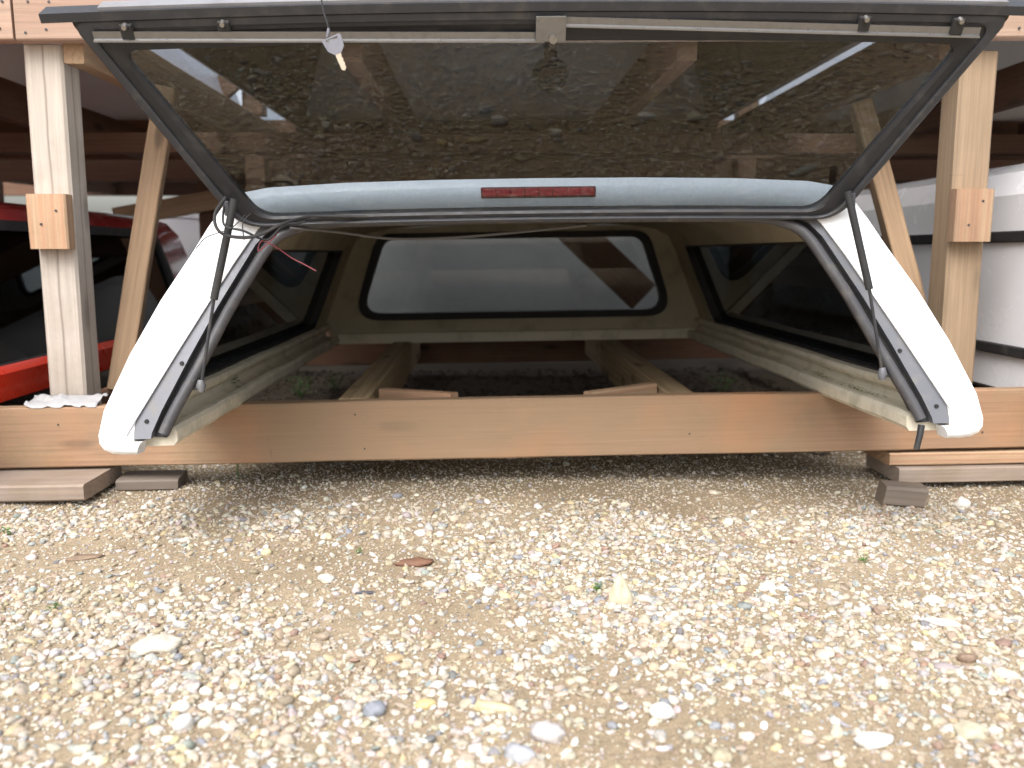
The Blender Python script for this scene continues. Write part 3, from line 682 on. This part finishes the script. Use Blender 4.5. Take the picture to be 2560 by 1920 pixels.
# lock bars, clips and centre latch
def lbar(name, p0, p1):
    p0, p1 = Vector(p0), Vector(p1); V = []; F = []; prof = [(-.008, 0), (.006, 0), (.006, .002), (-.006, .0025), (-.0075, .008), (-.0105, .009), (-.0105, .006)]
    n = 12
    for i in range(n + 1):
        q = p0.lerp(p1, i / n)
        for b, wv in prof: V.append(q + vd * b + nd * wv)
    m = len(prof)
    for i in range(n):
        for k in range(m): F.append((i*m+k, i*m+(k+1) % m, (i+1)*m+(k+1) % m, (i+1)*m+k))
    F += [tuple(range(m)), tuple(n*m+k for k in range(m))]
    return fixn(new(name, V, F, M_BAR, hatch))
hb = hl - .026
lbar('lock_bar', mpH(-.815, hb + .002, .022), mpH(-.004, hb - .020, .016))
lbar('lock_bar', mpH(.004, hb + .008, .016), mpH(.800, hb - .004, .020))
lp = box('latch_plate', mpH(.008, hb - .004, .030), (.056, .004, .046), M_BAR, hatch, bev=.0015, M=Matrix((Vector((1, 0, 0)), -nd, vd)).transposed())
V_, F_ = tubev([mpH(.012, hb - .020, .030), mpH(.012, hb - .020, .042)], .0075, 12); autosm(fixn(new('pivot_bolt', V_, F_, M_STEEL, lp)), 40)
for a in (-.755, -.585, .585, .755):
    q = mpH(a, hb + .004, .024); Mx = Matrix((Vector((1, 0, 0)), -nd, vd)).transposed()
    cl = box('bar_clip', q, (.022, .012, .030), M_RUB, hatch, bev=.003, M=Mx)
    V_, F_ = tubev([q + vd * .012 + nd * .002, q + vd * .012 + nd * .012], [.0065, .0045], 10); autosm(fixn(new('clip_screw', V_, F_, M_STEEL, cl)), 40)
# outside twist handle, seen through the glass
q = mpH(.012, hl - .105, -.018); hd = box('twist_handle', q, (.026, .018, .085), M_FRAMEG, hatch, bev=.006, M=Matrix((Vector((1, 0, 0)), -nd, vd)).transposed())
V_, F_ = tubev([mpH(.012, hl - .13, -.010), mpH(.012, hl - .13, -.017)], [.036, .032], 24); autosm(fixn(new('handle_dish', V_, F_, M_FRAMEG, hd)), 40)
for s in (-1, 1):   # hinges on the header
    for a in (.36,):
        box('hinge', (s * a, .128, .452), (.09, .016, .014), M_FRAME, cap, bev=.003)
    c = mpH(s * .648, .052, .022)
    bk = box('strut_bracket', c, (.010, .026, .030), M_FRAMEG, hatch, bev=.002)
    top = Vector((s * .622, .028, .482))
    # gas strut from the hatch edge down to the side wall just inside the opening
    lo = Vector((s * .715, .034, .104)); mid = Vector((s * .674, .022, .282))
    st_ = tube('gas_strut', [top, mid], .0078, M_RUB, cap, seg=14)
    tube('strut_rod', [mid, lo], .0034, M_FRAMEG, st_, seg=10)
    V_, F_ = tubev([lo + Vector((0, 0, .012)), lo, lo + Vector((0, 0, -.014))], [.006, .010, .006], 12); autosm(fixn(new('ball_socket', V_, F_, M_TRIM, st_)), 50)
    box('ball_bracket', lo + Vector((s * .020, .01, -.006)), (.030, .012, .008), M_FRAMEG, st_, bev=.002)
# wiring of the brake light, loose at the left corner
def wire(name, pts, r, mat): return tube(name, smoothpath(pts, 8), r, mat, cap, seg=7)
c0 = Vector((-.60, .06, .435))
wire('black_cable', [(-.640, .03, .485), (-.656, .01, .455), (-.654, .00, .428), (-.635, -.004, .410), (-.593, 0, .405), (-.560, .0, .413), (-.530, .02, .430), (-.49, .07, .446), (-.45, .09, .448), (-.3, .12, .446), (-.05, .125, .448)], .0034, M_RUB)
wire('black_cable', [(-.650, .05, .470), (-.640, .01, .430), (-.60, .0, .418), (-.56, .02, .400), (-.53, .03, .425), (-.49, .06, .436)], .0024, M_RUB)
wire('loose_wire', [(-.540, .04, .418), (-.548, .02, .402), (-.575, .01, .378), (-.572, .03, .398), (-.545, .04, .384), (-.520, .05, .364), (-.498, .05, .352), (-.470, .05, .336)], .0014, M_WIRE)
wire('wire_loom', [(-.53, .10, .425), (-.45, .15, .418), (-.33, .2, .402), (-.2, .2, .402), (-.05, .2, .412), (.10, .16, .424)], .0030, M_GWIRE)
wire('thin_wire', [(-.60, .02, .45), (-.622, .0, .425), (-.645, -.012, .415), (-.672, -.012, .405), (-.695, -.004, .384)], .0011, M_RUB)
wire('thin_wire', [(-.59, .02, .452), (-.602, .005, .434), (-.60, .0, .40)], .0011, M_RUB)
# bolt end hanging from the seal at the lower right
V_, F_ = tubev([(.782, -.012, .0), (.778, -.016, -.02), (.770, -.020, -.050)], [.007, .0065, .006], 10); fixn(new('hold_down_bolt', V_, F_, M_RUB, cap))

# key on its cord
ky = thing('key', 'grey key hanging on a black cord in front of the open hatch glass', 'key', (-.2305, 1.39, .857)); ky.scale = (.78, .78, .78)
def kp(x, z, y=0): return Vector((x, y, z))
mk = lambda a, b, wv: Vector((a * .92 + b * -.38, wv, b * .92 + a * .38)) * 1.0
plate('bow', roundpoly([(-.020, .0), (-.016, -.024), (-.006, -.034), (.007, -.034), (.017, -.024), (.020, 0)], .004, 3), roundpoly([(-.012, -.003), (.012, -.003), (.012, -.007), (-.012, -.007)], .001, 2), lambda a, b, wv: mk(a, b - .002, wv), .003, M_KEY, ky, step=.004)
plate('blade', [(-.0055, -.030), (.0055, -.030), (.0055, -.040), (.004, -.043), (.0058, -.047), (.004, -.051), (.0058, -.056), (.004, -.060), (.005, -.064), (0, -.069), (-.005, -.066), (-.0055, -.05)], None, lambda a, b, wv: mk(a, b, wv + .0005), .0022, M_BRASS, ky, step=.004)
tube('cord', smoothpath([(-.004, .002, -.006), (-.004, .002, .018), (-.012, .004, .045), (-.018, .01, .085), (-.020, .03, .12)], 5), .0017, M_RUB, ky, seg=6)
V_, F_ = tubev([(-.006, .002, -.003), (-.004, .002, .006), (-.003, .002, .014)], [.0028, .0034, .0026], 8); fixn(new('crimp', V_, F_, M_KEY, ky))

# ------------------------------------------------------------------ other caps
def simple_cap(label, loc, hw, ht, ln, mat, lin, tilt=0., window=True, frontwin=True, rear='door', lean=.15, group=None, skirt=None, roofz=None, rx=0.):
    c = thing('truck_cap', label, 'truck cap', loc, (0, tilt, 0), group)
    o = [(hw - .03, -.01), (hw, .005), (hw - .008, ht * .13), (hw - lean * .35, ht * .42), (hw - lean * .62, ht * .66), (hw - lean * .82, ht * .83), (hw - lean - .02, ht * .93), (hw - lean - .10, ht * .985), (hw * .45, ht * 1.01), (0, ht * 1.02)]
    i = [(hw - .055, -.01), (hw - .05, .005), (hw - .045, ht * .13), (hw - .04 - lean * .35, ht * .42), (hw - .04 - lean * .62, ht * .66), (hw - .04 - lean * .82, ht * .83), (hw - .06 - lean, ht * .90), (hw - lean - .14, ht * .945), (hw * .42, ht * .97), (0, ht * .98)]
    ya = lambda z: .10 * z / ht; yb = lambda z: ln - .14 * (max(0, z) / ht) ** 1.6
    ho = [(.08, .87, ht * .13, ht * .83)] if window else []
    shell('shell', o, i, ya, yb, [0, .03, .08, .25, .5, .75, .87, .93, .97, 1], mat, lin, c, holes=ho)
    za, zb = ht * .15, ht * .81
    def xo(z):
        for (a0, z0), (a1, z1) in zip(o[2:6], o[3:6]):
            if z <= z1 or (a1, z1) == o[5]: return a0 + (a1 - a0) * (z - z0) / (z1 - z0)
    if window:
        for s in (-1, 1):
            side_window(c, s, .08 * ln + .06, .87 * ln - .06, za, zb, lambda z: xo(z) - .030, M_RUB, G_SIDE, depth=.034, bw=.03, r=.055, shy=.05)
    pts = upath([(hw - .055, .0)] + i[2:])
    wo = [(-hw + .20, ht * .16), (hw - .20, ht * .16), (hw - .30, ht * .84), (-hw + .30, ht * .84)]; wi = [(-hw + .23, ht * .21), (hw - .23, ht * .21), (hw - .33, ht * .79), (-hw + .33, ht * .79)]
    mf = lambda a, b, wv: Vector((a, yb(b) - .03 + wv, b))
    plate('front_panel', pts, roundpoly(wi, .05) if frontwin else None, mf, .02, mat, c)
    if frontwin:
        f = ring('front_window', roundpoly(wo, .07), roundpoly(wi, .05), lambda a, b, wv: mf(a, b, wv - .01), .045, M_RUB, c)
        plate('pane', roundpoly(wi, .04), None, lambda a, b, wv: mf(a, b, wv + .012), .004, G_FRONT, f)
    mr = lambda a, b, wv: Vector((a, ya(b) + .005 + wv, b))
    if rear == 'door':
        ro = [(-hw + .10, ht * .04), (hw - .10, ht * .04), (hw - .28, ht * .86), (-hw + .28, ht * .86)]
        plate('rear_panel', pts, roundpoly(ro, .05), mr, .02, mat, c)
        f = ring('rear_hatch', roundpoly(ro, .05), roundpoly([(-hw + .14, ht * .10), (hw - .14, ht * .10), (hw - .31, ht * .80), (-hw + .31, ht * .80)], .04), lambda a, b, wv: mr(a, b, wv - .015), .04, M_RUB, c)
        plate('pane', roundpoly([(-hw + .13, ht * .08), (hw - .13, ht * .08), (hw - .30, ht * .82), (-hw + .30, ht * .82)], .04), None, lambda a, b, wv: mr(a, b, wv), .004, G_SIDE, f)
    elif rear == 'solid':
        plate('rear_panel', pts, None, mr, .02, mat, c)
    if skirt:
        for s in (-1, 1):
            V = []; F = []
            for k in range(21):
                y = ln * k / 20
                for a, b in ((hw - .002, -.015), (hw + .012, -.008), (hw + .012, .055), (hw - .004, .072)): V.append((s * a, y, b))
            for k in range(20):
                for j in range(4): F.append((k*4+j, k*4+(j+1) % 4, (k+1)*4+(j+1) % 4, (k+1)*4+j))
            F += [(0, 1, 2, 3), (80, 81, 82, 83)]
            fixn(new('skirt', V, F, skirt, c))
    return c
red = simple_cap('dark red truck cap with black glass in the left bay, behind the pale post', (-2.02, 1.74, .215 - .03), .87, .49, 2.02, M_RED, M_LINERG, TILT, lean=.10, skirt=M_RED_LIT, frontwin=False)
# tall white cap with solid sides and black seals
wh = simple_cap('tall white utility cap with solid side doors and black seals in the right bay', (2.155, 1.80, .200), .885, .575, 2.15, M_WHITE3, M_LINERG, 0, window=False, frontwin=False, lean=.03)
for o_ in [q_ for q_ in wh.children if q_.name.startswith('shell')]: autosm(o_, 9)
for z, hh in ((.10, .026), (.375, .028)):
    box('seal_strip', (-.885 + .03 * z / .575 * .9 + .002, 1.05, z), (.022, 2.02, hh), M_RUB, wh, bev=.004)
    box('seal_strip', (.885 - .03 * z / .575 * .9 - .002, 1.05, z), (.022, 2.02, hh), M_RUB, wh, bev=.004)
simple_cap('white truck cap behind the middle bay, dim light put into its grey colour', (.10, 4.66, .19), .88, .56, 2.0, M_SILV, M_LINERG, 0, window=False, rear='solid')
simple_cap('silver grey truck cap in the back row behind the red one', (-1.95, 4.55, .20), .88, .53, 2.0, M_WHITE2, M_LINERG, 0, rear='solid')
simple_cap('grey truck cap in the back row behind the tall white one', (2.2, 4.60, .20), .88, .60, 2.0, M_SILV, M_LINERG, 0, window=False)
# upper tier: open underneath, resting on the upper joists
for (x, lab, mt) in ((-2.02, 'white cap on the upper tier above the red one, its grey inside showing from below', M_WHITE2), (.10, 'white cap on the upper tier above the open one', M_WHITE2), (2.20, 'white cap on the upper tier above the tall utility cap', M_WHITE2)):
    simple_cap(lab, (x, 2.16, 1.085 + .01 * x + .012), .945, .50, 2.0, mt, M_LINERD if x == .10 else M_LINERG, -.01, rear='solid', window=False, frontwin=False)
for (x, lab) in ((-1.95, 'white cap on the back row upper tier, leftmost'), (.10, 'white cap on the back row upper tier, middle'), (2.2, 'white cap on the back row upper tier, rightmost')):
    simple_cap(lab, (x, 4.5, 1.06), .88, .50, 2.0, M_WHITE2, M_LINERG, 0, rear='solid', window=False)

# ------------------------------------------------------------------ loose timber on the ground
o = board('plank', (-1.60, 1.965, .022), (-.862, 1.965, .028), .20, .036, W_GREY, bev=.004); tag(o, 'flat grey brown plank lying under the left end of the sill', 'plank')
o = board('plank', (.945, 2.07, .056), (1.9, 2.07, .068), .14, .030, W_CUT, bev=.003); tag(o, 'orange board packed under the right end of the sill', 'plank')
o = board('plank', (.962, 2.075, .020), (1.95, 2.075, .034), .18, .036, W_GREY, bev=.003); tag(o, 'grey board at the bottom of the packing under the sill, half sunk in gravel', 'plank')
o = board('wood_block', (-.850, 2.035, .010), (-.715, 2.05, .008), .10, .026, W_DARK, bev=.004); tag(o, 'low grey offcut beside the left plank, under the sill', 'wood block')
o = board('wood_block', (.868, 1.87, .014), (.952, 1.853, .010), .07, .044, W_DARK, bev=.006, skew=.15); tag(o, 'weathered dark square offcut lying in the gravel at right', 'wood block')
def rock(label, x, y, sx, sy, sz, col, seed, rot=0., name='stone', ang=.5, cone=0., cat='stone', tilt=0.):
    if not cone: sx *= .72; sy *= .78; sz *= .85
    col = tuple(v * .8 for v in col)
    me = stone_mesh(name, seed, 3, 1., ang)
    for v in me.vertices:
        if cone: k = 1 - cone * (v.co.z + 1) / 2; v.co.x *= k; v.co.y *= k
        v.co.x *= sx; v.co.y *= sy; v.co.z *= sz
    me.materials.append(stone_mat(name + ' surface', False, col))
    o = bpy.data.objects.new(name, me); COL.objects.link(o); o.location = (x, y, gh(x, y) + sz * .45); o.rotation_euler = (tilt, 0, rot)
    return tag(o, label, cat)
rock('triangular cream stone standing on its base, the largest at centre right', .208, 1.315, .027, .020, .034, (.66, .58, .42), 3, .2, cone=.75)
rock('long dark brown bark chip lying at centre', -.125, 1.49, .044, .014, .010, (.20, .10, .06), 5, .15, 'bark_chip', .7, cat='bark')
rock('flat pale stone slab at the lower left', -.455, 1.165, .042, .028, .012, (.66, .60, .50), 9, .4)
rock('pale lavender rounded stone near the bottom edge, right of centre', .068, .925, .026, .020, .014, (.58, .54, .53), 11, -.3)
rock('blue grey stone at the bottom edge below the lavender one', .035, .885, .024, .014, .012, (.42, .43, .46), 12, -.6)
rock('white stone with a grey pebble against it, lower right of centre', .205, .965, .020, .016, .012, (.80, .78, .73), 13, .3)
rock('small dark grey pebble touching the white stone at lower right', .212, .990, .011, .009, .008, (.28, .29, .31), 14, .3)
rock('long yellow cream stone at the bottom centre', .005, .990, .034, .011, .009, (.66, .56, .34), 15, -.2)
rock('yellowish stone left of the long cream one', -.075, 1.00, .017, .012, .008, (.60, .48, .24), 16, .1)
rock('blue grey speckled stone at lower centre left', -.135, .985, .019, .015, .011, (.27, .29, .33), 17, .5)
rock('bright white egg shaped stone at the lower left', -.348, .955, .015, .019, .013, (.80, .79, .76), 18, -.3)
rock('white stone just above the egg shaped one', -.365, .995, .015, .012, .010, (.76, .72, .64), 19, .2)
rock('long pinkish white sliver at right', .655, 1.195, .040, .011, .009, (.72, .66, .60), 20, -.45)
rock('white flattened stone above the pinkish sliver', .690, 1.29, .022, .011, .008, (.78, .74, .66), 21, .1)
rock('grey green long stone near the right edge', .80, 1.13, .050, .016, .010, (.42, .46, .45), 22, -.35)
rock('purple grey stone right of centre bottom', .595, 1.07, .026, .012, .008, (.36, .31, .31), 23, -.3)
rock('white stone at the bottom right', .43, .905, .030, .013, .010, (.82, .80, .76), 24, .05)
rock('olive cream stone at the bottom right corner', .545, .915, .028, .020, .010, (.55, .50, .37), 25, .1)
rock('pale round stone beside the right hand offcut', 1.03, 1.83, .026, .018, .016, (.66, .62, .56), 26, .1)
rock('white stone in front of the shaded strip at centre', -.13, 1.66, .014, .010, .009, (.78, .76, .72), 27, .3)
rock('white and olive stone left of the bark chip', -.268, 1.42, .021, .013, .009, (.66, .62, .53), 28, -.2)
rock('white oval stone right below the bark chip', -.02, 1.415, .022, .012, .009, (.72, .69, .62), 29, -.1)
rock('cream rounded stone at right centre', .455, 1.115, .018, .015, .010, (.62, .54, .44), 30, -.2)
rock('tan angular stone at lower centre left', -.125, 1.125, .020, .012, .008, (.52, .40, .24), 31, .5)
rock('dark brown flat wood chip at the far left', -.72, 1.545, .044, .014, .006, (.27, .19, .13), 32, .35, 'bark_chip', .6, cat='bark')
rock('black thin slate sliver left of centre', -.195, 1.355, .022, .005, .004, (.09, .09, .11), 33, 0)
# torn plastic sheet at the foot of the left post
bm = bmesh.new(); nx_, ny_ = 26, 12; g = {}
for i in range(nx_):
    for j in range(ny_):
        x = -1.045 + .165 * i / (nx_-1); y = 2.003 + .06 * j / (ny_-1)
        e = .016 * noise.noise((x * 30, y * 30, 3)) + .010 * noise.noise((x * 70, y * 70, 1))
        hang = max(0, 2.012 - y) * .8
        g[i, j] = bm.verts.new((x + .01 * noise.noise((x * 20, y * 40, 0)), y - (.0 if j else .004), ST + tz(x) + .006 + max(0, e) - hang + .012 * (j / ny_)))
for i in range(nx_-1):
    for j in range(ny_-1):
        if True: bm.faces.new((g[i, j], g[i+1, j], g[i+1, j+1], g[i, j+1]))
me = bpy.data.meshes.new('plastic_sheet'); bmesh.ops.delete(bm, geom=[v for v in bm.verts if not v.link_faces], context='VERTS'); bm.to_mesh(me); bm.free(); me.materials.append(M_PLASTIC)
o = bpy.data.objects.new('plastic_sheet', me); COL.objects.link(o); md = o.modifiers.new('thickness', 'SOLIDIFY'); md.thickness = .0008
for p_ in me.polygons: p_.use_smooth = True
tag(o, 'crumpled white plastic scrap tucked under the foot of the pale post', 'plastic scrap')
# weeds
M_LEAF = paint('weed leaf', (.06, .15, .02), .5, 0, (.10, .14, .03), .5, 30)
M_LEAF.node_tree.nodes['Principled BSDF'].inputs['Subsurface Weight'].default_value = .0
def weed(label, x, y, h, n, base=None, spread=.02):
    V = []; F = []
    for k in range(n):
        a = random.uniform(0, 6.28); r = random.uniform(.1, 1) * spread; z = random.uniform(.15, 1) * h; s = random.uniform(.0035, .0075) * (h / .03) ** .4
        c = Vector((math.cos(a) * r, math.sin(a) * r, z)); d = Vector((math.cos(a), math.sin(a), random.uniform(-.3, .5))).normalized(); t_ = d.cross(Vector((0, 0, 1))).normalized()
        b0 = len(V); V += [c - d * s, c + t_ * s * .55 + Vector((0, 0, .001)), c + d * s, c - t_ * s * .55 + Vector((0, 0, .001))]; F.append((b0, b0+1, b0+2, b0+3))
    for k in range(max(3, n // 8)):
        a = random.uniform(0, 6.28); e = Vector((math.cos(a) * spread * .7, math.sin(a) * spread * .7, h * random.uniform(.5, 1)))
        v_, f_ = tubev([(0, 0, -.004), e * .5 + Vector((0, 0, .003)), e], [.0008, .0007, .0004], 4); b0 = len(V); V += v_; F += [tuple(q + b0 for q in f) for f in f_]
    o = new('weed', V, F, M_LEAF, loc=(x, y, gh(x, y) if base is None else base)); return tag(o, label, 'weed')
weed('low green weed on the ground inside the left rail, the tallest clump', -.70, 3.32, .085, 120, spread=.06)
weed('small green sprig under the left base rail by the sill', -.60, 2.10, .245, 40, spread=.018)
weed('green clump on the dim ground behind the left rail', -.60, 3.50, .06, 80, spread=.05)
weed('weed on the dim ground by the right joist', .92, 3.40, .07, 90, spread=.08)
weed('tiny bright sprout left of the triangular stone', .178, 1.36, .016, 14, spread=.012)
weed('tiny sprout behind the triangular stone', .207, 1.365, .016, 8, spread=.006)
weed('tiny sprout at right among pale stones', .66, 1.47, .012, 12, spread=.012)
weed('tiny sprout at the far left edge', -.66, 1.30, .013, 14, spread=.014)
weed('tiny sprout left of the bark chip', -.235, 1.56, .011, 10, spread=.010)
weed('tiny sprout by the far left plank', -.93, 1.68, .014, 12, spread=.014)
